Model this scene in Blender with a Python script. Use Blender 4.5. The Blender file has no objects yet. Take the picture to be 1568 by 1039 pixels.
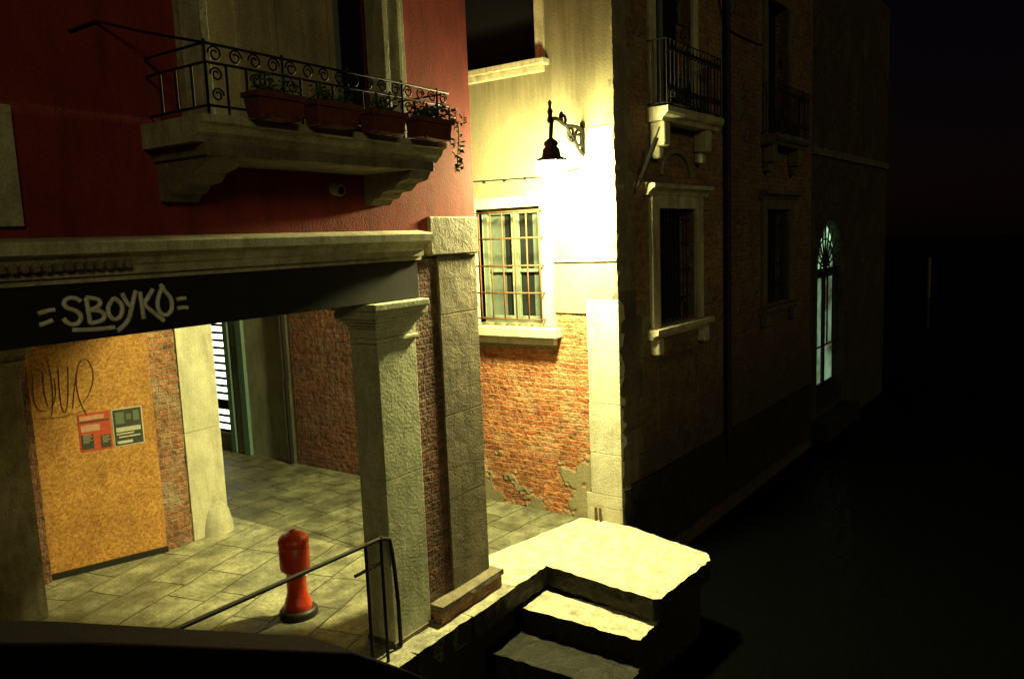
import bpy, math, random
from mathutils import Matrix, Vector
random.seed(7)
sc=bpy.context.scene
COL=sc.collection

# ---------------------------------------------------------------- materials
def newmat(name):
    m=bpy.data.materials.new(name); m.use_nodes=True
    nt=m.node_tree; b=nt.nodes['Principled BSDF']
    return m,nt,b
def N(nt,t,**k):
    n=nt.nodes.new(t)
    for a,v in k.items(): setattr(n,a,v)
    return n
def L(nt,a,b): nt.links.new(a,b)
def c4(c): return (c[0],c[1],c[2],1)
def objco(nt): return N(nt,'ShaderNodeTexCoord').outputs['Object']
def noise(nt,co,scale,detail=4,rough=.6):
    n=N(nt,'ShaderNodeTexNoise'); n.inputs['Scale'].default_value=scale; n.inputs['Detail'].default_value=min(detail,3.5); n.inputs['Roughness'].default_value=rough
    L(nt,co,n.inputs['Vector']); return n.outputs[0]
def ramp(nt,fac,a,b,ca=(0,0,0),cb=(1,1,1)):
    r=N(nt,'ShaderNodeValToRGB'); r.color_ramp.elements[0].position=a; r.color_ramp.elements[1].position=b
    r.color_ramp.elements[0].color=c4(ca); r.color_ramp.elements[1].color=c4(cb); L(nt,fac,r.inputs[0]); return r.outputs[0]
def mixc(nt,fac,a,b,mode='MIX'):
    m=N(nt,'ShaderNodeMix',data_type='RGBA',blend_type=mode)
    for s,v in ((0,fac),(6,a),(7,b)):
        if isinstance(v,(int,float)): m.inputs[s].default_value=v
        elif isinstance(v,tuple): m.inputs[s].default_value=c4(v)
        else: L(nt,v,m.inputs[s])
    return m.outputs[2]
def math_(nt,op,a,b=None,clamp=False):
    m=N(nt,'ShaderNodeMath',operation=op,use_clamp=clamp)
    for s,v in ((0,a),(1,b)):
        if v is None: continue
        if isinstance(v,(int,float)): m.inputs[s].default_value=v
        else: L(nt,v,m.inputs[s])
    return m.outputs[0]
def bump(nt,b,h,strength,dist=.02):
    n=N(nt,'ShaderNodeBump'); n.inputs['Strength'].default_value=strength; n.inputs['Distance'].default_value=dist
    L(nt,h,n.inputs['Height']); L(nt,n.outputs[0],b.inputs['Normal'])
def surf(name,c1,c2,scale=3,rough=.85,bs=.5,bd=.01,stain=.5,stainc=(.05,.045,.035),fine=60,streak=True,metal=0,spec=.3):
    m,nt,b=newmat(name); co=objco(nt)
    n1=noise(nt,co,scale,4,.65); n2=noise(nt,co,fine,2,.6)
    col=mixc(nt,ramp(nt,n1,.35,.65),c1,c2)
    if streak:
        mp=N(nt,'ShaderNodeMapping'); mp.inputs['Scale'].default_value=(3,3,.5); L(nt,co,mp.inputs['Vector'])
        n3=noise(nt,mp.outputs[0],2.2,4,.7)
    else: n3=noise(nt,co,scale*.5,4,.7)
    st=math_(nt,'MULTIPLY',ramp(nt,n3,.48,.75),stain)
    col=mixc(nt,st,col,stainc)
    col=mixc(nt,.5,col,ramp(nt,n2,.3,.7,(.3,.3,.3),(1,1,1)),'MULTIPLY')
    L(nt,col,b.inputs['Base Color']); b.inputs['Roughness'].default_value=rough; b.inputs['Metallic'].default_value=metal
    b.inputs['Specular IOR Level'].default_value=spec
    h=math_(nt,'ADD',n1,math_(nt,'MULTIPLY',n2,.4))
    bump(nt,b,h,bs,bd)
    return m
def wallco(nt,co,dist=.03):
    s=N(nt,'ShaderNodeSeparateXYZ'); L(nt,co,s.inputs[0])
    u=math_(nt,'ADD',s.outputs[0],s.outputs[1])
    c=N(nt,'ShaderNodeCombineXYZ'); L(nt,u,c.inputs[0]); L(nt,s.outputs[2],c.inputs[1])
    nz=N(nt,'ShaderNodeTexNoise'); nz.inputs['Scale'].default_value=3.5; nz.inputs['Detail'].default_value=3; nz.inputs['Roughness'].default_value=.75; L(nt,co,nz.inputs['Vector'])
    v=N(nt,'ShaderNodeVectorMath',operation='SUBTRACT'); L(nt,nz.outputs[1],v.inputs[0]); v.inputs[1].default_value=(.5,.5,.5)
    v2=N(nt,'ShaderNodeVectorMath',operation='SCALE'); L(nt,v.outputs[0],v2.inputs[0]); v2.inputs['Scale'].default_value=dist*2.5
    v3=N(nt,'ShaderNodeVectorMath',operation='ADD'); L(nt,c.outputs[0],v3.inputs[0]); L(nt,v2.outputs[0],v3.inputs[1])
    return v3.outputs[0],s
def bricknodes(nt,co,c1,c2,mc,w=.25,h=.068,mortar=.011):
    v,s=wallco(nt,co)
    br=N(nt,'ShaderNodeTexBrick'); L(nt,v,br.inputs['Vector'])
    br.inputs['Scale'].default_value=1; br.inputs['Brick Width'].default_value=w; br.inputs['Row Height'].default_value=h
    br.inputs['Mortar Size'].default_value=mortar; br.inputs['Mortar Smooth'].default_value=.5; br.inputs['Bias'].default_value=0
    br.inputs['Color1'].default_value=c4(c1); br.inputs['Color2'].default_value=c4(c2); br.inputs['Mortar'].default_value=c4(mc)
    n=noise(nt,co,11,4,.75)
    nb=noise(nt,co,2.3,4,.6)
    n4=noise(nt,co,.9,3,.6)
    col=mixc(nt,.85,br.outputs[0],ramp(nt,n,.3,.7,(.25,.22,.2),(1.3,1.25,1.15)),'MULTIPLY')
    col=mixc(nt,.6,col,ramp(nt,n4,.35,.65,(.55,.5,.5),(1.2,1.15,1.05)),'MULTIPLY')
    col=mixc(nt,math_(nt,'MULTIPLY',ramp(nt,nb,.52,.68),.6),col,mc)
    h_=math_(nt,'SUBTRACT',math_(nt,'MULTIPLY',n,1.9),math_(nt,'MULTIPLY',br.outputs[1],1.0))
    return col,h_,s
def brickmat(name,c1=(.30,.12,.06),c2=(.42,.2,.1),mc=(.32,.27,.19),**k):
    m,nt,b=newmat(name); co=objco(nt)
    col,h,s=bricknodes(nt,co,c1,c2,mc,**k)
    L(nt,col,b.inputs['Base Color']); b.inputs['Roughness'].default_value=.92; bump(nt,b,h,1,.035)
    return m
def peeled(name,plA,plB,bc1,bc2,bmc,height,amp,step=None,patch=0.0,pstain=.4,allover=None,dim_above=None,foot_dark=None):
    m,nt,b=newmat(name); co=objco(nt)
    bc,bh,s=bricknodes(nt,co,bc1,bc2,bmc)
    n1=noise(nt,co,2.2,4,.65); n2=noise(nt,co,45,2,.6)
    mp=N(nt,'ShaderNodeMapping'); mp.inputs['Scale'].default_value=(4,4,.5); L(nt,co,mp.inputs['Vector'])
    n3=noise(nt,mp.outputs[0],1.8,4,.7)
    pc=mixc(nt,ramp(nt,n1,.35,.65),plA,plB)
    pc=mixc(nt,math_(nt,'MULTIPLY',ramp(nt,n3,.45,.8),pstain),pc,(.12,.1,.06))
    pc=mixc(nt,.35,pc,ramp(nt,n2,.3,.7,(.4,.4,.4),(1,1,1)),'MULTIPLY')
    z=s.outputs[2]
    if dim_above is not None:   # lamp fall-off painted in: plaster darkens with height, plus dirt streaks
        g_=math_(nt,'MULTIPLY',math_(nt,'SUBTRACT',math_(nt,'ADD',z,math_(nt,'MULTIPLY',n3,.5)),dim_above),1.4,True)
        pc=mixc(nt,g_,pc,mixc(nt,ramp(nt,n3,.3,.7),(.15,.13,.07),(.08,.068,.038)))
    if allover is not None:
        nq=noise(nt,co,1.1,4,.72)
        mask=math_(nt,'MULTIPLY',math_(nt,'SUBTRACT',nq,allover),30,True)
    else:
        nn=math_(nt,'MULTIPLY',math_(nt,'SUBTRACT',n1,.5),amp)
        h=height
        zz=math_(nt,'ADD',z,nn)
        if step:
            g=math_(nt,'LESS_THAN',s.outputs[1],step[0])
            h=math_(nt,'ADD',math_(nt,'MULTIPLY',g,step[1]),height)
        mask=math_(nt,'MULTIPLY',math_(nt,'SUBTRACT',zz,h),60,True)
        if patch>0:
            np_=noise(nt,co,1.7,4,.6)
            low=math_(nt,'SUBTRACT',np_,math_(nt,'MULTIPLY',z,.17))
            pm=math_(nt,'MULTIPLY',math_(nt,'SUBTRACT',low,1-patch),40,True)
            mask=math_(nt,'MAXIMUM',mask,pm)
    col=mixc(nt,mask,bc,pc)
    if foot_dark is not None:    # colour darkens towards the foot of canal walls
        d_=math_(nt,'MULTIPLY',math_(nt,'SUBTRACT',foot_dark,math_(nt,'ADD',z,math_(nt,'MULTIPLY',n1,1.6))),.55,True)
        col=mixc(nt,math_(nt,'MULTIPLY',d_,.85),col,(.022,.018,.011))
    ph=math_(nt,'ADD',1.6,math_(nt,'ADD',math_(nt,'MULTIPLY',n2,.25),math_(nt,'MULTIPLY',n1,.5)))
    hm=N(nt,'ShaderNodeMix',data_type='FLOAT'); L(nt,mask,hm.inputs[0]); L(nt,bh,hm.inputs[2]); L(nt,ph,hm.inputs[3])
    L(nt,col,b.inputs['Base Color']); b.inputs['Roughness'].default_value=.9; bump(nt,b,hm.outputs[0],.9,.03)
    return m
def slabs(name,c1,c2,mc,w=.85,h=.42,rot=0,rough=.5):
    m,nt,b=newmat(name); co=objco(nt)
    mp=N(nt,'ShaderNodeMapping'); mp.inputs['Rotation'].default_value=(0,0,rot); L(nt,co,mp.inputs['Vector'])
    nz=N(nt,'ShaderNodeTexNoise'); nz.inputs['Scale'].default_value=.9; nz.inputs['Detail'].default_value=3; L(nt,co,nz.inputs['Vector'])
    v2=N(nt,'ShaderNodeVectorMath',operation='SCALE'); L(nt,nz.outputs[1],v2.inputs[0]); v2.inputs['Scale'].default_value=.18
    v3=N(nt,'ShaderNodeVectorMath',operation='ADD'); L(nt,mp.outputs[0],v3.inputs[0]); L(nt,v2.outputs[0],v3.inputs[1])
    br=N(nt,'ShaderNodeTexBrick'); L(nt,v3.outputs[0],br.inputs['Vector'])
    br.squash=.6; br.squash_frequency=3; br.offset=.37
    for k,v in (('Scale',1),('Brick Width',w),('Row Height',h),('Mortar Size',.009),('Mortar Smooth',.6),('Color1',c4(c1)),('Color2',c4(c2)),('Mortar',c4(mc))): br.inputs[k].default_value=v
    n=noise(nt,co,3.2,4,.7); n3=noise(nt,co,1.0,3,.6); n5=noise(nt,co,26,3,.65)
    col=mixc(nt,.85,br.outputs[0],ramp(nt,n,.36,.64,(.36,.35,.3),(1.25,1.25,1.2)),'MULTIPLY')
    col=mixc(nt,.5,col,ramp(nt,n5,.35,.6,(.35,.35,.33),(1.1,1.1,1.1)),'MULTIPLY')
    col=mixc(nt,math_(nt,'MULTIPLY',ramp(nt,n3,.47,.66),.65),col,mc)
    L(nt,col,b.inputs['Base Color'])
    L(nt,ramp(nt,n,.3,.7,(rough-.12,)*3,(rough+.25,)*3),b.inputs['Roughness'])
    hh=math_(nt,'SUBTRACT',math_(nt,'ADD',math_(nt,'MULTIPLY',n,1.1),math_(nt,'MULTIPLY',n5,.22)),math_(nt,'MULTIPLY',br.outputs[1],1.2))
    bump(nt,b,hh,.9,.025)
    return m
def plain(name,c,rough=.5,metal=0,spec=.5,nz=.3):
    m,nt,b=newmat(name); co=objco(nt); n=noise(nt,co,25,3,.6)
    L(nt,mixc(nt,nz,c,ramp(nt,n,.3,.7,(.3,.3,.3),(1.2,1.2,1.2)),'MULTIPLY'),b.inputs['Base Color'])
    b.inputs['Roughness'].default_value=rough; b.inputs['Metallic'].default_value=metal; b.inputs['Specular IOR Level'].default_value=spec
    return m
def emis(name,c,s,vary=0):
    m,nt,b=newmat(name); b.inputs['Base Color'].default_value=(0.5,.5,.45,1); b.inputs['Emission Color'].default_value=c4(c); b.inputs['Emission Strength'].default_value=s
    if vary:
        n=noise(nt,objco(nt),vary,3,.7); L(nt,math_(nt,'MULTIPLY',ramp(nt,n,.35,.65),s),b.inputs['Emission Strength'])
    return m

RED=surf('red_plaster',(.27,.032,.022),(.19,.022,.016),1.6,.9,.7,.01,.65,(.07,.011,.009))
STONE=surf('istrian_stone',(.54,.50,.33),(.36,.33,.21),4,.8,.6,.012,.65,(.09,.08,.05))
PILLAR=surf('pillar_stone',(.66,.67,.45),(.50,.51,.34),3,.85,.8,.012,.5,(.18,.18,.11),45)
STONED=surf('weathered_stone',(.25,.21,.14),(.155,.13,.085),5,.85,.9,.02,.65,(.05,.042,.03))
DIMST=surf('dimmed_stone',(.13,.11,.07),(.08,.065,.04),5,.85,.9,.02,.65,(.03,.025,.018))  # darker copy of the frame stone, dimming along the canal painted in
WHITE=surf('white_stone',(.62,.60,.43),(.47,.45,.32),4,.8,.6,.01,.5,(.18,.16,.1))
QUOIN=surf('quoin_stone',(.62,.59,.45),(.5,.47,.35),3,.8,1,.02,.45,(.2,.18,.12))
LANDING=surf('landing_stone',(.70,.67,.48),(.48,.44,.30),9,.75,1,.03,.5,(.2,.18,.12),30,False)
ALGAE_SHADE=surf('algae_shade_stone',(.016,.016,.011),(.027,.024,.016),7,.6,.8,.02,.5,(.01,.011,.008),40,False,0,.15)
STEPM=surf('step_stone',(.62,.58,.42),(.40,.37,.25),8,.7,.9,.025,.6,(.13,.11,.07),40,False)
BEAM=surf('dark_painted_beam',(.012,.010,.009),(.019,.015,.013),3,.7,.4,.006,.3,(.007,.007,.007))
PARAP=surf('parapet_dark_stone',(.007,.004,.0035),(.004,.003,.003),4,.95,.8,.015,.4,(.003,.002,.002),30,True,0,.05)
BRICK=brickmat('old_brick')
BRICKD=brickmat('dark_brick',(.15,.050,.03),(.25,.095,.055),(.17,.13,.09))
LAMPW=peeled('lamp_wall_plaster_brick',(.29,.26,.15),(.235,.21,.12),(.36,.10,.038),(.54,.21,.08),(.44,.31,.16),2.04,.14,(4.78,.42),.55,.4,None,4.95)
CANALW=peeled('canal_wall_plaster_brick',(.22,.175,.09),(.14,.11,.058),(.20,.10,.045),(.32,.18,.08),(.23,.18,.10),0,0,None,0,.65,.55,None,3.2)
CANALD=peeled('canal_wall_dimmed_brick',(.12,.095,.052),(.08,.063,.035),(.13,.06,.03),(.20,.105,.048),(.13,.10,.06),0,0,None,0,.65,.56,None,3.4)  # darker copy of the near bay, fading light put into its colour
DIMW=peeled('dimmed_wall',(.035,.029,.019),(.024,.019,.013),(.04,.02,.012),(.055,.028,.015),(.04,.03,.02),0,0,None,0,.6,.5,None,3.5)  # far end of the canal wall, light fall-off painted as near-black
GREYP=surf('grey_plaster',(.34,.36,.25),(.24,.25,.175),2,.9,.5,.01,.6,(.06,.06,.04))
PAVE=slabs('trachyte_paving',(.44,.435,.285),(.28,.275,.18),(.075,.07,.045),1.0,.46,math.radians(-14))
PAVEA=slabs('alley_paving',(.18,.18,.11),(.12,.12,.075),(.035,.035,.025),.8,.4,math.radians(4),.6)
KERB=surf('kerb_stone',(.42,.40,.28),(.25,.235,.16),6,.75,.9,.025,.6,(.07,.07,.045),40,False)
IRON=plain('wrought_iron',(.012,.010,.009),.7,.1,.25)
RUST=plain('rusty_iron',(.13,.065,.03),.75,.2,.3)
TERRA=plain('terracotta',(.15,.04,.022),.85,0,.2,.5)
WOODG=plain('green_grey_wood',(.10,.12,.10),.6)
CURT=surf('beige_shutter',(.44,.37,.22),(.30,.25,.15),2,.8,.3,.004,.6,(.09,.075,.045))
DARK=plain('dark_interior',(.006,.006,.007),.9,0,.1)
GLASS=plain('dark_glass',(.012,.014,.014),.25,0,.3,.1)
REDPAINT=plain('red_enamel',(.55,.045,.014),.4,0,.45,.55)
BLACKP=plain('black_paint',(.015,.013,.012),.5)
GRAF=plain('white_spray',(.80,.80,.66),.85,0,.15,.5)
PENCIL=plain('brown_marker',(.14,.07,.025),.8)
PAPERW=plain('paper_white',(.55,.52,.42),.8)
PAPERR=plain('paper_red',(.5,.07,.03),.7)
PAPERD=plain('paper_dark',(.04,.05,.035),.7)
PAPERG=plain('paper_green',(.13,.16,.1),.7)
LEAF=plain('leaf_green',(.04,.08,.02),.7,0,.2)
BOWL=emis('lamp_glass_glow',(1,.92,.37),2350)
SHOP=emis('lit_shop_glass',(.95,1,.70),5.0)
DOORGLOW=emis('lit_hall_glass',(.40,.80,.42),1.5,2.5)
DOORDIM=emis('dim_hall_glass',(.38,.72,.42),.38,1.3)
m,nt,b=newmat('osb_board'); co=objco(nt)
vo=N(nt,'ShaderNodeTexVoronoi'); vo.inputs['Scale'].default_value=70
mp=N(nt,'ShaderNodeMapping'); mp.inputs['Scale'].default_value=(.8,1,.9); mp.inputs['Rotation'].default_value=(.3,.5,.2); L(nt,co,mp.inputs[0]); L(nt,mp.outputs[0],vo.inputs['Vector'])
sx=N(nt,'ShaderNodeSeparateColor'); L(nt,vo.outputs['Color'],sx.inputs[0])
n_=noise(nt,co,3,4,.6); n7=noise(nt,co,24,3,.7)
c_=mixc(nt,ramp(nt,math_(nt,'MULTIPLY',math_(nt,'ADD',sx.outputs[0],n7),.5),.2,.8),(.30,.12,.022),(.66,.36,.09)); c_=mixc(nt,.6,c_,ramp(nt,n_,.3,.7,(.55,.48,.42),(1.15,1.1,1)),'MULTIPLY')
L(nt,c_,b.inputs['Base Color']); b.inputs['Roughness'].default_value=.75; OSB=m
m,nt,b=newmat('canal_water'); b.inputs['Base Color'].default_value=(.0015,.0018,.0018,1); b.inputs['Roughness'].default_value=.32; b.inputs['Specular IOR Level'].default_value=.03
co=objco(nt); mp=N(nt,'ShaderNodeMapping'); mp.inputs['Scale'].default_value=(1,1.6,1); L(nt,co,mp.inputs[0])
bump(nt,b,noise(nt,mp.outputs[0],2.5,3,.6),.5,.08); WATER=m

# ---------------------------------------------------------------- mesh helpers
def empty(name):
    o=bpy.data.objects.new(name,None); COL.objects.link(o); o.empty_display_size=.2; return o
def mk(name,verts,faces,mat,parent=None,mtx=None,bevel=0,smooth=False):
    me=bpy.data.meshes.new(name); me.from_pydata([tuple(v) for v in verts],[],faces); me.update()
    if mat: me.materials.append(mat)
    o=bpy.data.objects.new(name,me); COL.objects.link(o)
    if parent: o.parent=parent
    if mtx is not None: o.matrix_local=mtx
    if bevel:
        bm=o.modifiers.new('bevel','BEVEL'); bm.width=bevel; bm.segments=2; bm.limit_method='ANGLE'
    if smooth:
        for p_ in me.polygons: p_.use_smooth=True
    return o
BF=[(0,3,2,1),(4,5,6,7),(0,1,5,4),(1,2,6,5),(2,3,7,6),(3,0,4,7)]
def boxv(x0,x1,y0,y1,z0,z1): return [(x0,y0,z0),(x1,y0,z0),(x1,y1,z0),(x0,y1,z0),(x0,y0,z1),(x1,y0,z1),(x1,y1,z1),(x0,y1,z1)]
def box(name,x0,x1,y0,y1,z0,z1,mat,parent=None,mtx=None,bevel=.006): return mk(name,boxv(x0,x1,y0,y1,z0,z1),BF,mat,parent,mtx,bevel)
def boxes(name,lst,mat,parent=None,mtx=None,bevel=.004):
    V=[];F=[]
    for b_ in lst:
        n=len(V); V+=boxv(*b_); F+=[tuple(i+n for i in f) for f in BF]
    return mk(name,V,F,mat,parent,mtx,bevel)
def rough_edges(o,amt=.01,cuts=0.12,seed=0,sidemat=None):
    import bmesh
    if sidemat: o.data.materials.append(sidemat)
    bm=bmesh.new(); bm.from_mesh(o.data)
    if sidemat:
        bm.normal_update()
        for f in bm.faces:
            if f.normal.z<.5: f.material_index=1
    bmesh.ops.triangulate(bm,faces=[f for f in bm.faces if len(f.verts)>4])
    for _ in range(6):
        es=[e for e in bm.edges if e.calc_length()>cuts*1.5]
        if not es: break
        bmesh.ops.subdivide_edges(bm,edges=es,cuts=1,use_grid_fill=True)
    rnd=random.Random(seed)
    for v in bm.verts:
        v.co+=Vector((rnd.uniform(-1,1),rnd.uniform(-1,1),rnd.uniform(-1,1)*.5))*amt
    bmesh.ops.triangulate(bm,faces=bm.faces[:])
    bm.to_mesh(o.data); bm.free()
def prism(name,pts,z0,z1,mat,parent=None,bevel=.01):
    n=len(pts); V=[(x,y,z0) for x,y in pts]+[(x,y,z1) for x,y in pts]
    a=sum(pts[i][0]*pts[(i+1)%n][1]-pts[(i+1)%n][0]*pts[i][1] for i in range(n))
    F=[tuple(range(n,2*n)),tuple(reversed(range(n)))]+[(i,(i+1)%n,(i+1)%n+n,i+n) for i in range(n)]
    if a<0: F=[tuple(reversed(f)) for f in F]
    return mk(name,V,F,mat,parent,None,bevel)
def profile_x(name,prof,x0,x1,y,mat,parent=None,mtx=None):
    n=len(prof); V=[(x0,y-o_,z) for o_,z in prof]+[(x1,y-o_,z) for o_,z in prof]
    F=[(i,i+1,i+1+n,i+n) for i in range(n-1)]+[(n-1,0,n,2*n-1),tuple(reversed(range(n))),tuple(range(n,2*n))]
    return mk(name,V,F,mat,parent,mtx)
def tube(name,pts,r,mat,parent=None,mtx=None,cyclic=False,smooth=False,scale=None,res=3):
    c=bpy.data.curves.new(name,'CURVE'); c.dimensions='3D'; c.bevel_depth=r; c.bevel_resolution=res; c.use_fill_caps=True
    lists=pts if isinstance(pts[0][0],(list,tuple)) else [pts]
    for P in lists:
        s=c.splines.new('NURBS' if smooth else 'POLY'); s.points.add(len(P)-1)
        for i,q in enumerate(P): s.points[i].co=(q[0],q[1],q[2],1)
        if smooth: s.order_u=3; s.use_endpoint_u=True
        s.use_cyclic_u=cyclic
    c.materials.append(mat)
    o=bpy.data.objects.new(name,c); COL.objects.link(o)
    if parent: o.parent=parent
    if mtx is not None: o.matrix_local=mtx
    return o
def lathe(name,prof,loc,mat,parent=None,seg=32,mtx=None):
    V=[];F=[]
    for r_,z in prof:
        for i in range(seg):
            a=2*math.pi*i/seg; V.append((loc[0]+r_*math.cos(a),loc[1]+r_*math.sin(a),loc[2]+z))
    for j in range(len(prof)-1):
        for i in range(seg):
            k=(i+1)%seg; F.append((j*seg+i,j*seg+k,(j+1)*seg+k,(j+1)*seg+i))
    return mk(name,V,F,mat,parent,mtx,0,True)
def wall(name,plane,c,u0,u1,z0,z1,holes,mat,parent=None,mtx=None,depth=.3):
    us=sorted(set([u0,u1]+[h[0] for h in holes]+[h[1] for h in holes])); zs=sorted(set([z0,z1]+[h[2] for h in holes]+[h[3] for h in holes]))
    us=[u for u in us if u0<=u<=u1]; zs=[z for z in zs if z0<=z<=z1]
    V=[];F=[]
    def P(u,z,d): return (u,c+d,z) if plane=='Y' else (c+d,u,z)
    def quad(a):
        n=len(V); V.extend(a); F.append((n,n+1,n+2,n+3))
    for i in range(len(us)-1):
        for j in range(len(zs)-1):
            cu=(us[i]+us[i+1])/2; cz=(zs[j]+zs[j+1])/2
            if any(h[0]<cu<h[1] and h[2]<cz<h[3] for h in holes): continue
            for d in (0,depth): quad([P(us[i],zs[j],d),P(us[i+1],zs[j],d),P(us[i+1],zs[j+1],d),P(us[i],zs[j+1],d)])
    for h in holes:
        a,b2,z_0,z_1=h
        quad([P(a,z_0,0),P(a,z_1,0),P(a,z_1,depth),P(a,z_0,depth)]); quad([P(b2,z_0,0),P(b2,z_0,depth),P(b2,z_1,depth),P(b2,z_1,0)])
        quad([P(a,z_0,0),P(a,z_0,depth),P(b2,z_0,depth),P(b2,z_0,0)]); quad([P(a,z_1,0),P(b2,z_1,0),P(b2,z_1,depth),P(a,z_1,depth)])
    quad([P(u0,z0,0),P(u0,z0,depth),P(u0,z1,depth),P(u0,z1,0)]); quad([P(u1,z0,0),P(u1,z1,0),P(u1,z1,depth),P(u1,z0,depth)])
    return mk(name,V,F,mat,parent,mtx)
def leaves(name,cs,n,mat,parent=None,mtx=None,size=.035,seed=1):
    rnd=random.Random(seed); V=[];F=[]
    for (cx,cy,cz,rx,ry,rz) in cs:
        for i in range(n):
            while True:
                a=Vector((rnd.uniform(-1,1),rnd.uniform(-1,1),rnd.uniform(-1,1)))
                if a.length<1: break
            p_=Vector((cx+a.x*rx,cy+a.y*ry,cz+a.z*rz)); d=Vector((rnd.gauss(0,1),rnd.gauss(0,1),rnd.gauss(0,1))).normalized(); e=d.orthogonal().normalized(); s=size*rnd.uniform(.5,1.2)
            k=len(V); V+=[p_-d*s,p_+e*s*.45,p_+d*s,p_-e*s*.45]; F.append((k,k+1,k+2,k+3))
    return mk(name,V,F,mat,parent,mtx)

# ================================================================ WATER + PAVEMENT
mk('canal_water',[(-150,-150,-.85),(250,-150,-.85),(250,150,-.85),(-150,150,-.85)],[(0,1,2,3)],WATER)
pv=empty('stone_pavement')
prism('portico_paving',[(-4,4.28),(5.86,4.28),(5.86,22),(-4,22)],-.3,0,PAVE,pv,.0)
prism('alley_paving',[(5.865,4.28),(7.95,4.3),(7.95,22),(5.865,22)],-.3,-.004,PAVEA,pv,.0)
o=boxes('quay_wall',[(-4,7.94,4.36,4.7,-2,-.3)],ALGAE_SHADE,pv)
o=boxes('kerb_edge',[(-4,-1.2,4.18,4.4,-.2,.012),(-1.19,1.4,4.18,4.4,-.2,.010),(1.41,3.1,4.18,4.4,-.2,.013),(3.11,4.5,4.17,4.4,-.2,.012),(4.51,5.25,4.16,4.38,-.2,.014),(5.26,5.95,4.15,4.38,-.2,.012)],KERB,pv,None,.0); rough_edges(o,.01,.08,3,ALGAE_SHADE)
ld=empty('landing_stage')
o=prism('landing_slab',[(5.95,4.16),(6.52,4.14),(6.36,2.88),(6.42,2.83),(7.46,2.73),(7.58,2.78),(7.64,2.9),(7.93,3.9),(7.93,4.5),(6.36,4.86),(5.95,4.55)],-.2,.012,LANDING,ld,0); rough_edges(o,.009,.07,5,ALGAE_SHADE)  # side faces take the dark colour: shade of unlit risers painted in
prism('landing_base',[(6.56,4.3),(6.46,2.95),(7.5,2.85),(7.85,4.3)],-2,-.2,ALGAE_SHADE,ld)
st=empty('water_steps')
o=box('upper_step',6.04,6.47,2.87,4.13,-.46,-.24,STEPM,st,None,0); rough_edges(o,.012,.07,6,ALGAE_SHADE)  # riser shade painted on the step sides too
o=box('middle_step',5.55,6.03,2.84,4.14,-.72,-.48,ALGAE_SHADE,st,None,0); rough_edges(o,.015,.08,7)
o=box('lower_step',5.1,5.54,2.84,4.14,-.95,-.73,ALGAE_SHADE,st,None,0); rough_edges(o,.01,.1,8)
box('step_core',5.6,6.5,2.95,4.12,-2,-.5,ALGAE_SHADE,st)
bpz=empty('bridge_parapet')
T=[(-1.5,3.02),(-.6,2.70),(1.66,1.64),(3.2,.84),(3.72,.44),(4.0,.20),(4.1,-.1)]
def side(name,T,y0,y1,low,mat,top=0.0,bev=.012):
    n=len(T); V=[]
    for y in (y0,y1): V+=[(x,y,z+top) for x,z in T]+[(x,y,low if low is not None else z-.1) for x,z in T]
    F=[]
    for i in range(n-1):
        F+=[(i,i+1,2*n+i+1,2*n+i),(n+i,3*n+i,3*n+i+1,n+i+1),(i,n+i,n+i+1,i+1),(2*n+i,2*n+i+1,3*n+i+1,3*n+i)]
    F+=[(0,2*n,3*n,n),(n-1,2*n-1,4*n-1,3*n-1)]
    return mk(name,V,F,mat,bpz,None,bev)
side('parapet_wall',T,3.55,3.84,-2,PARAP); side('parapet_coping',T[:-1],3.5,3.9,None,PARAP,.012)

# ================================================================ RED BUILDING
rb=empty('red_plaster_building')
wall('facade_wall','Y',4.4,-4,5.88,3.44,8,[(3.1,4.7,4.2,6.6)],RED,rb,None,.35)
wall('alley_side_wall','X',5.53,4.76,8.6,3.46,8,[],RED,rb,None,.35)
box('upper_floor_mass',-4,5.5,4.9,8.6,3.42,3.6,GREYP,rb)
boxes('front_beam',[(-4,5.04,4.4,4.75,2.93,3.25)],BEAM,rb)
box('front_beam_backing',-4,5.5,4.45,4.75,3.26,3.45,STONED,rb)
V=[];P=[(4.72,3.45),(4.72,2.3),(4.78,2.38),(5.0,2.62),(5.28,2.88),(5.6,3.15),(5.95,3.45)]
for x in (5.66,5.85): V+=[(x,y,z) for y,z in P]
n=len(P); mk('shadow_haunch',V,[tuple(range(n)),tuple(reversed(range(n,2*n)))]+[(i,(i+1)%n,(i+1)%n+n,i+n) for i in range(n)],BRICKD,rb)  # added unseen blocker, shaped to cast the portico floor shadow
o=profile_x('cornice',[(0,3.25),(.02,3.25),(.02,3.285),(.05,3.285),(.05,3.33),(.075,3.345),(.10,3.385),(.14,3.41),(.165,3.41),(.165,3.465),(.15,3.475),(0,3.50)],-4,5.07,4.398,STONE,rb)
boxes('cornice_dentils',[(x*.055-.6,x*.055-.6+.04,4.275,4.35,3.32,3.37) for x in range(0,56)],STONED,rb,None,.012)
boxes('window_plaque',[(.9,1.8,4.385,4.41,3.6,4.1),(1.79,1.95,4.36,4.41,3.56,4.17)],STONE,rb)
box('corner_core',4.98,5.82,4.46,4.70,0,3.5,STONED,rb)
box('brick_strip',4.972,5.31,4.42,4.6,.19,3.24,BRICKD,rb)
sb=[];z=.19;rnd=random.Random(4)
for hgt in (.86,.78,.92,.53):
    sb.append((5.315+rnd.uniform(-.012,.008),5.87,4.40,4.71,z,z+hgt-.003)); z+=hgt
sb[-1]=(5.315,5.87,4.40,4.71,sb[-1][4],3.27)
boxes('corner_stone_blocks',sb,STONED,rb,None,.006)
boxes('corner_top_block',[(5.2,5.895,4.375,4.72,3.275,3.615)],STONED,rb,None,.015)
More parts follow.
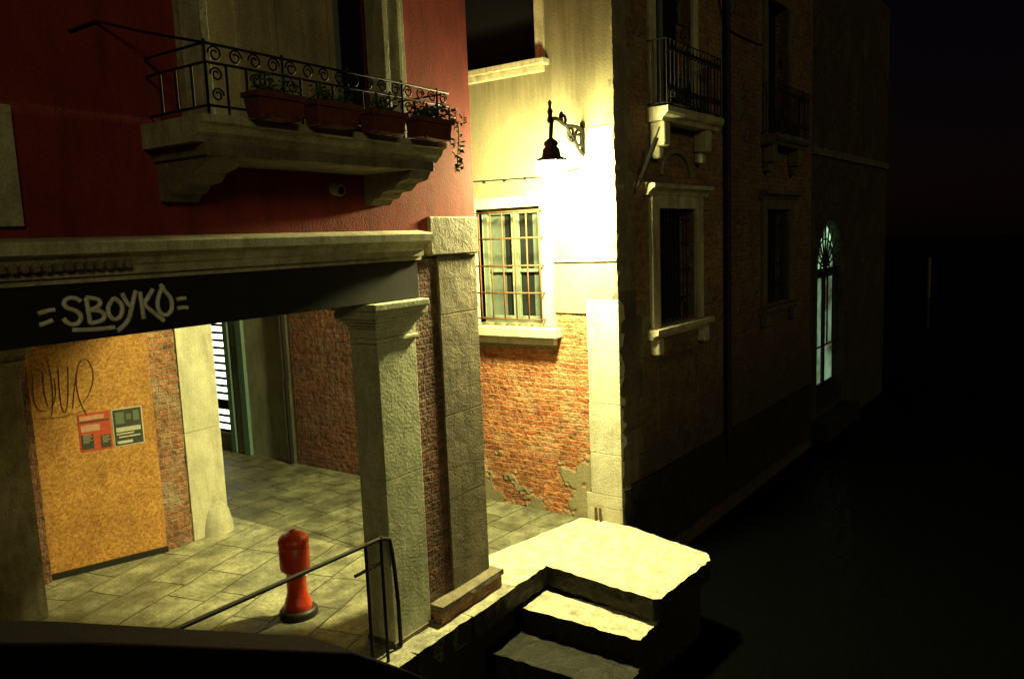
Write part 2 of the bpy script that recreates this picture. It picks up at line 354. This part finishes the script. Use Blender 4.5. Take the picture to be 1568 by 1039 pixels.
o=boxes('pier_brick_base',[(4.99,5.9,4.29,4.75,.015,.13)],BRICK,rb,None,0); rough_edges(o,.008,.08,13)
o=boxes('pier_base_stone',[(4.985,5.92,4.27,4.76,.133,.185)],STONED,rb,None,0); rough_edges(o,.005,.08,14)
boxes('window_jambs',[(2.94,3.1,4.33,4.5,4.18,6.7),(4.7,4.95,4.33,4.5,4.18,6.7)],STONE,rb)
boxes('jamb_fillets',[(3.06,3.115,4.31,4.5,4.2,6.7),(4.685,4.74,4.31,4.5,4.2,6.7),(4.86,4.9,4.315,4.4,4.2,6.7)],STONE,rb)
def leafdoor(name,x0,x1,y):
    boxes(name,[(x0,x1,y,y+.03,4.22,6.5)],CURT,rb)
    boxes(name+'_rails',[(x0,x0+.05,y-.02,y,4.22,6.5),(x1-.05,x1,y-.02,y,4.22,6.5),(x0+.05,x1-.05,y-.02,y,4.22,4.34),((x0+x1)/2-.02,(x0+x1)/2+.02,y-.018,y,4.34,6.5)],CURT,rb)
leafdoor('shutter_left',3.12,3.76,4.47); leafdoor('shutter_right',3.77,4.3,4.47)
box('dark_room',3.1,4.7,4.55,4.6,4.2,6.6,DARK,rb); box('window_sash',4.3,4.36,4.45,4.5,4.2,6.6,WOODG,rb)
tube('vent_pipe',[(4.14,4.42,3.82),(4.14,4.32,3.80)],.045,STONE,rb); tube('vent_hole',[(4.14,4.323,3.80),(4.14,4.315,3.799)],.03,DARK,rb)
YF=3.82
o=profile_x('balcony_slab',[(0,4.0),(.5,4.0),(.52,4.03),(.55,4.05),(.57,4.09),(.6,4.10),(.6,4.14),(0,4.14)],2.66,4.76,4.398,STONE,rb)
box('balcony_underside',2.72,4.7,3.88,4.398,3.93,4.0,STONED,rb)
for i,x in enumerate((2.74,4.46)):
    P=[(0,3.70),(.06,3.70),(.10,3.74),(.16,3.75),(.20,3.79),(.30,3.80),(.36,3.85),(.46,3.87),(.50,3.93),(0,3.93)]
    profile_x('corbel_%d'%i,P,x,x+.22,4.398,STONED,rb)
ir=[];TH=.008
zt,zb,z2=4.52,4.19,4.42
for z in (zt,z2,zb):
    ir.append([(2.72,4.38,z),(2.72,YF,z),(4.84,YF,z),(4.84,4.38,z)])
x=2.72
while x<4.85:
    ir.append([(x,YF,z2),(x,YF,zb-.04)]); x+=.1325
for y in (3.95,4.1,4.25):
    for xx in (2.72,4.84): ir.append([(xx,y,z2),(xx,y,zb)])
for xx in (2.72,3.25,3.78,4.31,4.70): ir.append([(xx,YF,zt+.02),(xx,YF,4.12)])
tube('balcony_rails',ir,TH,IRON,rb)
sc_=[]
def spiral(cx,cz,r,sgn,y=YF,turns=1.4):
    P=[]
    for k in range(18):
        a=k/17*turns*2*math.pi; rr=r*(1-.65*k/17)
        P.append((cx+sgn*rr*math.cos(a),y,cz+rr*math.sin(a)))
    return P
x=2.72+.066
k=0
while x<4.83:
    sc_.append(spiral(x,4.47,.045,1 if k%2 else -1)); 
    if k%2==0: sc_.append(spiral(x,4.36,.04,-1)); sc_.append(spiral(x,4.25,.04,1))
    x+=.1325;k+=1
tube('balcony_scrolls',sc_,.0055,IRON,rb,res=1)
tube('wall_rod',[(2.72,YF,4.52),(2.62,4.2,4.62),(2.45,4.385,4.68),(2.3,4.39,4.60)],.008,IRON,rb)
for i,(x0,x1) in enumerate(((2.93,3.27),(3.36,3.73),(3.84,4.17),(4.3,4.68))):
    fb=empty('flower_box')
    y0,y1=3.66,3.80; z0,z1=4.14,4.27
    V=[(x0+.02,y0+.02,z0),(x1-.02,y0+.02,z0),(x1-.02,y1-.01,z0),(x0+.02,y1-.01,z0),(x0,y0,z1),(x1,y0,z1),(x1,y1,z1),(x0,y1,z1)]
    mk('trough',V,[f for f in BF if f!=(4,5,6,7)],TERRA,fb,None,.004)
    boxes('rim',[(x0-.008,x1+.008,y0-.01,y0+.01,z1-.025,z1+.01),(x0-.008,x1+.008,y1-.01,y1+.008,z1-.02,z1+.01),(x0-.008,x0+.01,y0,y1,z1-.02,z1+.01),(x1-.01,x1+.008,y0,y1,z1-.02,z1+.01)],TERRA,fb)
    box('soil',x0+.01,x1-.01,y0+.01,y1-.01,z1-.05,z1-.02,DARK,fb)
    tube('bracket',[[(x0+.06,YF,4.3),(x0+.06,y0-.01,4.13),(x0+.06,YF,4.13)],[(x1-.06,YF,4.3),(x1-.06,y0-.01,4.13),(x1-.06,YF,4.13)]],.005,IRON,fb)
    leaves('plants',[(x0+.09,3.73,z1+.05,.1,.07,.08),(x1-.1,3.73,z1+.05,.11,.07,.09),((x0+x1)/2,3.74,z1+.03,.12,.05,.05)],(70,80,60,150)[i],LEAF,fb,None,.028,i)
hp=empty('trailing_plant')
leaves('foliage',[(4.80,3.72,4.12,.06,.05,.10),(4.74,3.68,4.3,.1,.06,.08),(4.76,3.70,3.97,.04,.04,.07)],45,LEAF,hp,None,.028,9)
tube('stems',[[(4.70,3.7,4.28),(4.78,3.68,4.3),(4.81,3.72,4.1),(4.76,3.71,3.92)]],.004,LEAF,hp,smooth=True)

# graffiti on beam
gf=empty('graffiti_tag')
G=[]
def stroke(ps): G.append([(1.98+.83*a,4.394,3.09+.085*b_) for a,b_ in ps])
stroke([(0,-.55),(.04,-.5),(.08,-.35)]); stroke([(0,.15),(.05,.3),(.1,.3)])
stroke([(.27,.7),(.24,1),(.17,.9),(.16,.4),(.24,.1),(.27,-.3),(.24,-.8),(.17,-.7),(.15,-.3)])
stroke([(.31,.9),(.32,-.8)]); stroke([(.31,.9),(.40,.8),(.40,.2),(.32,.05)]); stroke([(.32,.05),(.42,0),(.42,-.8),(.32,-.8)])
stroke([(.50,.7),(.45,.3),(.45,-.5),(.5,-.8),(.55,-.4),(.55,.4),(.5,.7)])
stroke([(.56,1),(.59,.1),(.62,0)]); stroke([(.66,1.1),(.62,0),(.58,-1.1),(.5,-1.5)])
stroke([(.69,1),(.70,-.9)]); stroke([(.79,1.1),(.71,.1)]); stroke([(.71,.1),(.76,-.4),(.85,-1.2)])
stroke([(.87,1.3),(.82,.5),(.81,-.4),(.86,-.9),(.92,-.6),(.93,.3),(.87,1.0),(.85,1.4)])
stroke([(.97,.2),(1.0,.3),(1.04,.25)]); stroke([(.97,-.45),(1.0,-.35),(1.05,-.45)])
stroke([(.2,-1.1),(.3,-1.25),(.48,-1.25)])
tube('tag_strokes',G,.0135,GRAF,gf,smooth=True,res=1)

# ================================================================ FRONT PILLAR
sp=empty('stone_pillar')
boxes('shaft',[(4.5,4.965,4.4,4.70,.0,1.45),(4.5,4.965,4.4,4.70,1.452,2.62)],PILLAR,sp,None,.006)
def ring(e,z0,z1): return (4.5-e,4.965+e*.9,4.4-e,4.70+e,z0,z1)
boxes('capital',[ring(.02,2.60,2.635),ring(.004,2.636,2.72),ring(.02,2.721,2.745),ring(.04,2.746,2.775),ring(.065,2.776,2.80),ring(.085,2.801,2.87),ring(.1,2.871,2.925)],PILLAR,sp,None,.008)
boxes('foot',[(4.485,4.98,4.385,4.715,.0,.05)],STONED,sp)
# ================================================================ PORTICO BACK
pb=empty('portico_back_wall')
o=boxes('white_corner_pier',[(5.1,5.58,8.15,8.7,.0,1.3),(5.1,5.58,8.15,8.7,1.303,3.4)],WHITE,pb,None,.008)
lathe('corner_guard_stone',[(.22,0),(.215,.1),(.18,.25),(.13,.36),(.07,.41),(0,.42)],(5.44,8.24,0),WHITE,pb)
o=boxes('brick_jamb',[(4.76,5.097,8.17,8.6,0,3.4)],BRICK,pb,None,0); rough_edges(o,.010,.08,32)
wall('rear_wall','Y',8.75,-4,5.2,0,3.4,[],GREYP,pb)
boxes('inner_pier',[(2.2,3.26,7.72,8.7,0,2.42)],STONED,pb,None,.01)
boxes('inner_pier_capital',[(2.15,3.30,7.68,8.7,2.42,2.47),(2.2,3.265,7.71,8.7,2.47,2.52),(2.12,3.35,7.64,8.7,2.52,2.6),(2.2,3.26,7.72,8.7,2.6,3.4)],STONED,pb,None,.008)
box('left_pier',0.1,.62,4.4,4.75,0,2.92,STONE,pb); box('near_plinth',3.26,3.66,8.5,8.75,0,3.4,BRICKD,pb)
MP=Matrix.Translation((3.63,8.56,0))@Matrix.Rotation(math.radians(-19.5),4,'Z')
ply=empty('plywood_hoarding')
box('board',0,1.2,0,.02,.07,3.35,OSB,ply,MP,.002); box('foot_rail',-.01,1.21,-.012,.03,.0,.069,BLACKP,ply,MP)
scr=[]
def sc2(ps): scr.append([(a,-.004,b_) for a,b_ in ps])
sc2([(.1,2.2),(.06,1.95),(.14,1.78),(.3,1.9),(.28,2.15)]); sc2([(.12,2.25),(.2,2.28),(.17,2.0),(.2,1.85)]); sc2([(.33,2.25),(.3,1.8),(.38,1.75),(.42,2.25)]); sc2([(.42,1.8),(.5,2.3),(.62,2.32),(.66,2.1),(.55,1.85),(.45,1.8)]); sc2([(.1,1.75),(.3,1.7),(.6,1.78)])
sc2([(.02,2.4),(.2,2.5),(.5,2.46),(.75,2.55)]); sc2([(.5,2.2),(.44,1.95),(.55,1.7)]); sc2([(.24,2.35),(.28,2.0),(.22,1.75)])
tube('scribble',scr,.0035,PENCIL,ply,MP,smooth=True,res=1)
boxes('screw_heads',[(u,u+.012,-.003,0,z,z+.012) for u in (.03,.6,1.15) for z in (.2,.8,1.9,2.5)],RUST,ply,MP,0)
for k,(u0,u1) in enumerate(((.45,.76),(.775,1.08))):
    po=empty('poster')
    box('sheet',u0,u1,-.0035,-.0005,1.31,1.73,PAPERR if k==0 else PAPERW,po,MP,0)
    if k==0:
        boxes('light_panels',[(u0+.015,u1-.06,-.006,-.004,1.655,1.70),(u0+.02,u0+.2,-.006,-.004,1.53,1.60)],plain('p_pale',(.55,.3,.2),.8),po,MP,0)
        boxes('dark_panels',[(u0+.015,u0+.13,-.006,-.004,1.34,1.5),(u0+.2,u1-.015,-.006,-.004,1.33,1.47),(u0+.015,u1-.015,-.006,-.004,1.625,1.642)],PAPERD,po,MP,0)
        boxes('small_print',[(u0+.03,u0+.03+w_,-.0075,-.0065,1.49-.02*j,1.497-.02*j) for j,w_ in enumerate((.08,.09,.07,.085,.06))]+[(u0+.215,u0+.215+w_,-.0075,-.0065,1.45-.02*j,1.457-.02*j) for j,w_ in enumerate((.07,.06,.075,.05))],plain('p_pale2',(.45,.35,.25),.8),po,MP,0)
    else:
        boxes('ink',[(u0+.012,u1-.012,-.006,-.004,1.322,1.718)],PAPERD,po,MP,0)
        boxes('print',[(u0+.03,u1-.03,-.0085,-.0065,1.47,1.52),(u0+.03,u1-.1,-.0085,-.0065,1.44,1.455),(u0+.05,u1-.04,-.0085,-.0065,1.405,1.42),(u0+.03,u1-.12,-.0085,-.0065,1.34,1.37)],PAPERW,po,MP,0)
        boxes('picture',[(u0+.03,u0+.12,-.0085,-.0065,1.56,1.69),(u0+.14,u0+.19,-.0085,-.0065,1.6,1.66),(u0+.21,u0+.27,-.0085,-.0065,1.58,1.69)],PAPERG,po,MP,0)

# ================================================================ BOLLARD
fh=empty('red_bollard')
hx,hy=4.5,5.62
lathe('base_flange',[(0,0),(.175,0),(.175,.05),(.15,.075),(.13,.075)],(hx,hy,0),BLACKP,fh)
lathe('body',[(.13,.07),(.13,.10),(.12,.13),(.108,.17),(.092,.22),(.088,.39),(.10,.43),(.132,.45),(.138,.47),(.138,.66),(.131,.67),(.131,.685),(.140,.695),(.140,.725),(.13,.75),(.105,.775),(.06,.795),(0,.80)],(hx,hy,0),REDPAINT,fh)
lathe('top_nut',[(.035,.785),(.035,.815),(.02,.825),(0,.825)],(hx,hy,0),REDPAINT,fh,6)
boxes('cap_notches',[(hx-.155,hx-.125,hy-.02,hy+.02,.66,.73),(hx+.125,hx+.155,hy-.02,hy+.02,.66,.73),(hx-.02,hx+.02,hy-.155,hy-.125,.66,.73)],REDPAINT,fh,None,.006)
# ================================================================ RAILING
mr=empty('metal_railing')
tube('handrail',[(.8,4.3,1.12),(2.5,4.3,1.11),(4.30,4.3,1.06),(4.40,4.3,1.02),(4.44,4.32,.9),(4.5,4.36,.7),(4.53,4.37,.4),(4.53,4.37,.02)],.017,IRON,mr)
tube('posts',[[(x,4.3,1.08),(x,4.3,0)] for x in (1.0,4.13,4.3)],.014,IRON,mr)
tube('short_rail',[(4.0,4.3,.86),(4.30,4.3,.86)],.014,IRON,mr)

# ================================================================ ALLEY BUILDING
ab=empty('old_canal_building')
XW=7.95
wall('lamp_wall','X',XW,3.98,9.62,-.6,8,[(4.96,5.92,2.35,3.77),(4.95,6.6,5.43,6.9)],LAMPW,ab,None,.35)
wall('passage_wall','X',XW-.01,9.62,16,-.1,8,[(11.25,12.6,.3,2.6)],GREYP,ab,None,.35)
boxes('passage_brick_lower',[(XW-.02,XW+.1,7.0,9.61,0,5)],BRICKD,ab,None,0)
boxes('passage_door_frame',[(XW-.07,XW,10.75,10.9,0,2.8),(XW-.07,XW,11.12,11.24,0,2.8)],plain('teal_paint',(.12,.20,.17),.6),ab)
mk('shop_glass',[(XW+.12,11.25,.3),(XW+.12,12.6,.3),(XW+.12,12.6,2.6),(XW+.12,11.25,2.6)],[(0,1,2,3)],SHOP,ab)
boxes('shop_slats',[(XW+.03,XW+.06,11.25,12.6,.3+.13*i,.345+.13*i) for i in range(18)]+[(XW+.02,XW+.07,11.25,12.6,.72,.86)],BLACKP,ab,None,.0)
tube('drainpipe',[(XW-.07,9.72,0.0),(XW-.07,9.72,1.3),(XW-.07,9.7,1.35),(XW-.07,9.7,6)],.035,IRON,ab)
q=[];z=.0;rnd=random.Random(5)
for k,hh in enumerate((.18,.16,.5,.6,.62,.6)):
    q.append((XW-.014,XW+.2,3.965,(4.43 if k in(0,1) else 4.36)+rnd.uniform(-.02,.02),z+.0,z+hh-.0015)); z+=hh
boxes('corner_stones',q,QUOIN,ab,None,.007)
o=boxes('plaster_ledges',[(XW-.022,XW+.01,3.975,4.8,3.10,3.125),(XW-.016,XW+.01,4.34,4.8,2.50,2.52),(XW-.02,XW+.01,3.975,4.34,4.33,4.60)],surf('cream_plaster',(.34,.31,.2),(.28,.25,.16),3),ab,None,0); rough_edges(o,.003,.1,42)
boxes('window_surround',[(XW-.04,XW+.12,4.80,4.96,2.33,3.90),(XW-.04,XW+.12,5.92,6.06,2.33,3.90),(XW-.04,XW+.12,4.96,5.92,3.77,3.90),(XW-.055,XW+.02,4.95,5.15,3.905,3.93)],WHITE,ab)
boxes('window_sill',[(XW-.16,XW+.12,4.72,6.12,2.20,2.32),(XW-.10,XW+.0,4.78,6.08,2.11,2.20)],WHITE,ab,None,.012)
box('glass',XW+.19,XW+.2,4.96,5.92,2.35,3.77,GLASS,ab)
teal=plain('pale_teal_paint',(.16,.21,.15),.6)
boxes('casement',[(XW+.13,XW+.18,4.96,5.03,2.35,3.77),(XW+.13,XW+.18,5.85,5.92,2.35,3.77),(XW+.13,XW+.18,5.39,5.49,2.35,3.77),(XW+.13,XW+.18,5.03,5.39,2.35,2.43),(XW+.13,XW+.18,5.49,5.85,2.35,2.43),(XW+.13,XW+.18,5.03,5.39,3.70,3.77),(XW+.13,XW+.18,5.49,5.85,3.70,3.77),(XW+.14,XW+.17,5.03,5.39,2.98,3.02),(XW+.14,XW+.17,5.49,5.85,2.98,3.02)],teal,ab)
boxes('net_curtain',[(XW+.183,XW+.187,5.03,5.2,2.43,3.7),(XW+.183,XW+.187,5.62,5.85,2.43,3.7)],plain('net',(.09,.12,.09),.9),ab,None,0)
gr=[]
xg=XW-.13
for k in range(7):
    y=4.92+k*.175; gr.append([(XW-.02,y,2.42),(xg,y,2.42),(xg,y,3.72),(XW-.02,y,3.72)])
for z in (2.42,2.74,3.07,3.40,3.72): gr.append([(XW-.02,4.92,z),(xg,4.92,z),(xg,5.97,z),(XW-.02,5.97,z)])
tube('window_grille',gr,.0115,RUST,ab)
boxes('upper_sill',[(XW-.14,XW+.1,4.78,6.8,5.36,5.43),(XW-.09,XW,4.84,6.75,5.29,5.36)],STONE,ab,None,.01)
boxes('upper_surround',[(XW-.03,XW+.12,4.83,4.95,5.43,6.95),(XW-.03,XW+.12,6.6,6.72,5.43,6.95)],STONE,ab)
box('upper_dark',XW+.15,XW+.17,4.95,6.6,5.43,6.9,DARK,ab)
tube('wall_cable',[(XW-.012,4.42,4.16),(XW-.012,4.8,4.10),(XW-.012,5.4,4.11),(XW-.012,6.4,4.13),(XW-.012,9,4.14)],.008,IRON,ab)
boxes('cable_clips',[(XW-.022,XW,y,y+.02,4.085,4.12) for y in (4.85,5.15,5.45,5.75,6.05)],IRON,ab)
tube('wall_fitting',[[(XW-.05,4.3,.0),(XW-.05,4.3,.18)],[(XW-.05,4.24,.0),(XW-.05,4.24,.18)]],.015,RUST,ab)

MC=Matrix.Translation((XW,3.98,0))@Matrix.Rotation(math.radians(-3),4,'Z')
def cbox(name,l,mat,bevel=.008): return boxes(name,l,mat,ab,MC,bevel)
W1=(1.0,2.1,2.25,3.69); W2=(4.83,5.95,2.15,3.7); U1=(1.0,2.05,4.86,7); U2=(4.85,5.9,4.86,7); D=(7.6,9.5,-.3,3.5)
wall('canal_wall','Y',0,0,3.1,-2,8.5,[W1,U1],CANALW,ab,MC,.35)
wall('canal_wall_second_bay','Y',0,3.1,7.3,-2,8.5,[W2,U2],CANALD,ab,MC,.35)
wall('dimmed_end_wall','Y',0,7.3,13.5,-2,8.5,[D],DIMW,ab,MC,.35)
for k,(a,b_,z0,z1) in enumerate((W1,W2)):
    S_=STONE if k==0 else DIMST
    cbox('stone_frame_%d'%k,[(a-.2,a,-.05,.14,z0-.02,z1+.02),(b_,b_+.2,-.05,.14,z0-.02,z1+.02),(a,b_,-.05,.14,z1,z1+.16),(a-.2,a,-.052,.1,z1+.02,z1+.16),(b_,b_+.2,-.052,.1,z1+.02,z1+.16)],S_)
    profile_x('frame_cornice_%d'%k,[(0,z1+.16),(.06,z1+.16),(.08,z1+.2),(.13,z1+.24),(.15,z1+.24),(.15,z1+.29),(0,z1+.31)],a-.32,b_+.32,0,S_,ab,MC)
    profile_x('frame_sill_%d'%k,[(0,z0-.14),(.08,z0-.14),(.1,z0-.1),(.16,z0-.08),(.16,z0-.02),(0,z0-.02)],a-.3,b_+.3,0,S_,ab,MC)
    cbox('sill_consoles_%d'%k,[(a-.22,a-.06,-.12,0,z0-.34,z0-.14),(b_+.06,b_+.22,-.12,0,z0-.34,z0-.14)],S_,.02)
    cbox('pane_%d'%k,[(a,b_,.2,.22,z0,z1)],DARK)
    gg=[[(a+j*.11,.06,z0),(a+j*.11,.06,z1)] for j in range(1,10)]+[[(a,.06,z),(b_,.06,z)] for z in (z0+.3,z0+.65,z0+1.0,z0+1.3)]
    tube('window_bars_%d'%k,gg,.009,IRON,ab,MC)
    cbox('balcony_consoles_%d'%k,[(a-.16,a+.02,-.2,0,4.42,4.70),(a-.14,a,-.12,0,4.28,4.42),(b_-.02,b_+.16,-.2,0,4.42,4.70),(b_,b_+.14,-.12,0,4.28,4.42)],S_,.025)
    profile_x('canal_balcony_slab_%d'%k,[(0,4.7),(.2,4.7),(.22,4.74),(.26,4.77),(.28,4.8),(.28,4.86),(0,4.86)],a-.22,b_+.36,0,S_,ab,MC)
    lst=[]
    x0,x1=a-.18,b_+.32
    for z in (4.9,5.62): lst.append([(x0,0,z),(x0,-.25,z),(x1,-.25,z),(x1,0,z)])
    n=int((x1-x0)/.1)
    for j in range(n+1): lst.append([(x0+(x1-x0)*j/n,-.25,4.9),(x0+(x1-x0)*j/n,-.25,5.62)])
    for y in (-.08,-.17):
        for xx in (x0,x1): lst.append([(xx,y,4.9),(xx,y,5.62)])
    for j in range(n): lst.append(spiral(x0+(x1-x0)*(j+.5)/n,5.5,.04,1,-.25)); lst.append(spiral(x0+(x1-x0)*(j+.5)/n,5.05,.04,-1,-.25))
    tube('canal_railing_%d'%k,lst,.008,IRON,ab,MC,res=1)
tube('relief_arch',[(1.12+.43-.43*math.cos(math.pi*i/14),-.01,4.1+.3*math.sin(math.pi*i/14)) for i in range(15)],.035,STONED,ab,MC,res=2)
for k,(a,b_,z0,z1) in enumerate((U1,U2)):
    cbox('upper_frame_%d'%k,[(a-.16,a,-.04,.14,z0,7),(b_,b_+.16,-.04,.14,z0,7)],STONE if k==0 else DIMST)
    cbox('upper_pane_%d'%k,[(a,b_,.2,.22,z0,7)],DARK); cbox('upper_mullion_%d'%k,[((a+b_)/2-.04,(a+b_)/2+.04,.15,.2,z0,7)],WOODG)
    bp=empty('balcony_plants'); leaves('foliage',[(a+.2,-.15,4.98,.16,.08,.14),(a+.7,-.15,4.98,.25,.07,.12),(b_,-.15,4.97,.15,.07,.12)],90,LEAF,bp,MC,.035,20+k)
cbox('stone_string',[(7.3,13.5,-.05,0,4.72,4.86)],DIMST)
o=cbox('plinth_band',[(0,7.3,-.04,0,-.6,.42)],ALGAE_SHADE,0); rough_edges(o,.015,.12,61)
o=cbox('lower_corner_quoins',[(0.0,.42+.14*(k%2),-.012,.2,.44+k*.33,.768+k*.33) for k in range(7)],DIMST,0); rough_edges(o,.006,.1,62)
o=cbox('upper_corner_quoins',[(0.0,.30+.10*(k%2),-.008,.2,2.75+k*.34,3.088+k*.34) for k in range(14)],STONED,0); rough_edges(o,.006,.11,63)
cbox('recessed_panels',[(.95,1.0,-.03,.02,.9,1.75),(2.1,2.15,-.03,.02,.9,1.75),(.95,2.15,-.03,.02,1.75,1.82)],DIMST)
tube('rain_pipe',[(3.1,-.07,0),(3.1,-.07,7)],.045,IRON,ab,MC)
tube('facade_cable',[(2.8,-.02,6.9),(3.0,-.02,6.3),(3.3,-.02,6.15),(4.6,-.02,6.2)],.01,IRON,ab,MC,smooth=True)
V=[];F=[];cx=8.55;rr=.95;zs=2.55;seg=18
for i in range(seg+1):
    t=math.pi*i/seg; V.append((cx-rr*math.cos(t),-.002,zs+rr*math.sin(t))); V.append((cx-rr*math.cos(t),-.002,3.52))
    V.append((cx-rr*math.cos(t),.3,zs+rr*math.sin(t)))
for i in range(seg):
    F.append((3*i,3*i+3,3*i+4,3*i+1)); F.append((3*i,3*i+2,3*i+5,3*i+3))
mk('arch_spandrel',V,F,DIMW,ab,MC)
tube('arch_moulding',[(7.55,-.01,-.3),(7.55,-.01,zs)]+[(cx-1.0*math.cos(math.pi*i/16),-.01,zs+1.0*math.sin(math.pi*i/16)) for i in range(17)]+[(9.55,-.01,-.3)],.05,DIMW,ab,MC)
gl=[[(cx,.08,zs),(cx+.95*math.cos(t*math.pi/10),.08,zs+.95*math.sin(t*math.pi/10))] for t in range(11)]
gl+=[[(cx+r_*math.cos(t*math.pi/12),.08,zs+r_*math.sin(t*math.pi/12)) for t in range(13)] for r_ in (.3,.6)]
gl+=[[(7.6,.08,zs),(9.5,.08,zs)],[(7.6,.08,zs-.15),(9.5,.08,zs-.15)]]+[[(7.6+.38*j,.08,1.0),(7.6+.38*j,.08,zs)] for j in range(6)]+[[(7.6,.08,1.0),(9.5,.08,1.0)]]
tube('arch_grille',gl,.017,IRON,ab,MC,res=1)
mk('fanlight_glass',[(cx,.17,zs)]+[(cx+.95*math.cos(t*math.pi/16),.17,zs+.95*math.sin(t*math.pi/16)) for t in range(17)],[(0,i,i+1) for i in range(1,17)],DOORGLOW,ab,MC)
mk('door_glass',[(7.9,.17,.2),(9.45,.17,.2),(9.45,.17,2.4),(7.9,.17,2.4)],[(0,1,2,3)],DOORDIM,ab,MC)
cbox('gate_frame',[(7.6,7.9,.14,.2,-.3,zs),(8.6,8.75,.12,.165,-.3,zs),(7.9,9.5,.14,.2,-.3,.2),(7.6,9.5,.13,.2,2.4,zs)],BLACKP)
cbox('door_steps',[(7.4,9.7,-.35,.1,-.7,-.35)],ALGAE_SHADE)
fp=empty('furled_flag')
tube('pole',[(.45,.0,3.85),(.62,-.25,4.6)],.012,IRON,fp,MC)
tube('cloth',[(.49,-.05,4.0),(.52,-.10,4.12),(.56,-.16,4.3),(.60,-.22,4.48)],.028,plain('dark_cloth',(.003,.003,.003),.98,0,.05),fp,MC,smooth=True)

# ================================================================ WALL LAMP
wl=empty('wall_lamp')
lx,ly,lz=6.97,4.2,4.11
bx,by=XW,4.36
tube('wall_plate',[(XW-.015,by,4.32),(XW-.015,by,4.66)],.03,IRON,wl)
tube('arm',[(XW,by,4.58),(7.7,4.32,4.60),(7.4,4.27,4.56),(7.15,4.23,4.62),(lx,ly,4.58),(lx,ly,4.35)],.022,IRON,wl,smooth=True)
def scrl(c,r,s,ph=0): return [(c[0]+r*(1-.6*k/20)*math.cos(k*.42+ph),by-(XW-c[0])*.16,c[1]+s*r*(1-.6*k/20)*math.sin(k*.42+ph)) for k in range(21)]
tube('scroll_brace',[[(XW,by,4.30),(7.8,4.33,4.33),(7.6,4.3,4.46),(7.42,4.27,4.56)],scrl((7.80,4.47),.11,1),scrl((7.56,4.50),.09,-1),scrl((7.34,4.63),.07,1,2)],.016,IRON,wl,smooth=True)
lathe('finial',[(0,.2),(.02,.17),(.012,.12),(.03,.08),(.02,.04),(.035,0),(.03,-.03)],(lx,ly,4.58),IRON,wl,16)
lathe('cap',[(.03,.28),(.07,.25),(.075,.22),(.06,.20),(.085,.18),(.095,.12),(.10,.10),(.155,.075),(.162,.05),(.12,.06),(0,.07)],(lx,ly,lz+.0),IRON,wl,24)
lathe('glass_bowl',[(.13,.056),(.155,.035),(.165,0),(.155,-.05),(.12,-.09),(.05,-.11),(0,-.115)],(lx,ly,lz),BOWL,wl,20)

# ================================================================ DISTANT
mp_=empty('mooring_post'); lathe('post',[(.07,-2),(.07,.41),(.06,.42)],(35,3.73,0),ALGAE_SHADE,mp_,12)
lathe('painted_band',[(.075,.4),(.075,1.9),(.06,1.97),(0,1.99)],(35,3.73,0),DIMST,mp_,12)

# ================================================================ LIGHT
w=bpy.data.worlds.new("World"); sc.world=w; w.use_nodes=True
nt=w.node_tree; bg=nt.nodes['Background']
sky=nt.nodes.new('ShaderNodeTexSky'); sky.sky_type='NISHITA'; sky.sun_disc=False
el,az=math.radians(20),math.radians(238)
sky.sun_elevation=el; sky.sun_rotation=math.radians(90)-az
tint=nt.nodes.new('ShaderNodeMix'); tint.data_type='RGBA'; tint.blend_type='MULTIPLY'; tint.inputs[0].default_value=1; tint.inputs[7].default_value=(1,.45,.55,1)
nt.links.new(sky.outputs[0],tint.inputs[6]); nt.links.new(tint.outputs[2],bg.inputs[0]); bg.inputs[1].default_value=.0006
sd=bpy.data.lights.new('fill_sun','SUN'); sd.energy=.30; sd.angle=math.radians(12); sd.color=(1,.86,.38)  # added warm fill for the facades, no visible source
so=bpy.data.objects.new('fill_sun',sd); COL.objects.link(so)
dirv=Vector((math.cos(az)*math.cos(el),math.sin(az)*math.cos(el),math.sin(el)))
so.rotation_euler=dirv.to_track_quat('Z','Y').to_euler()

# ================================================================ CAMERA
r=math.atan(.0395);p=math.radians(7.4);th=math.radians(34.43)
fwd=Vector((math.cos(th)*math.cos(p),math.sin(th)*math.cos(p),-math.sin(p)))
r0=Vector((math.sin(th),-math.cos(th),0)); u0=r0.cross(fwd)
R=math.cos(r)*r0-math.sin(r)*u0; U=math.sin(r)*r0+math.cos(r)*u0
cam=bpy.data.cameras.new('camera'); cam.sensor_width=36; cam.lens=1190/1568*36; cam.clip_end=600
co=bpy.data.objects.new('camera',cam); COL.objects.link(co); sc.camera=co
M_=Matrix((R,U,-fwd)).transposed().to_4x4(); M_.translation=Vector((0,0,3.4)); co.matrix_world=M_
sc.view_settings.view_transform='Standard'; sc.view_settings.look='None'; sc.view_settings.exposure=0
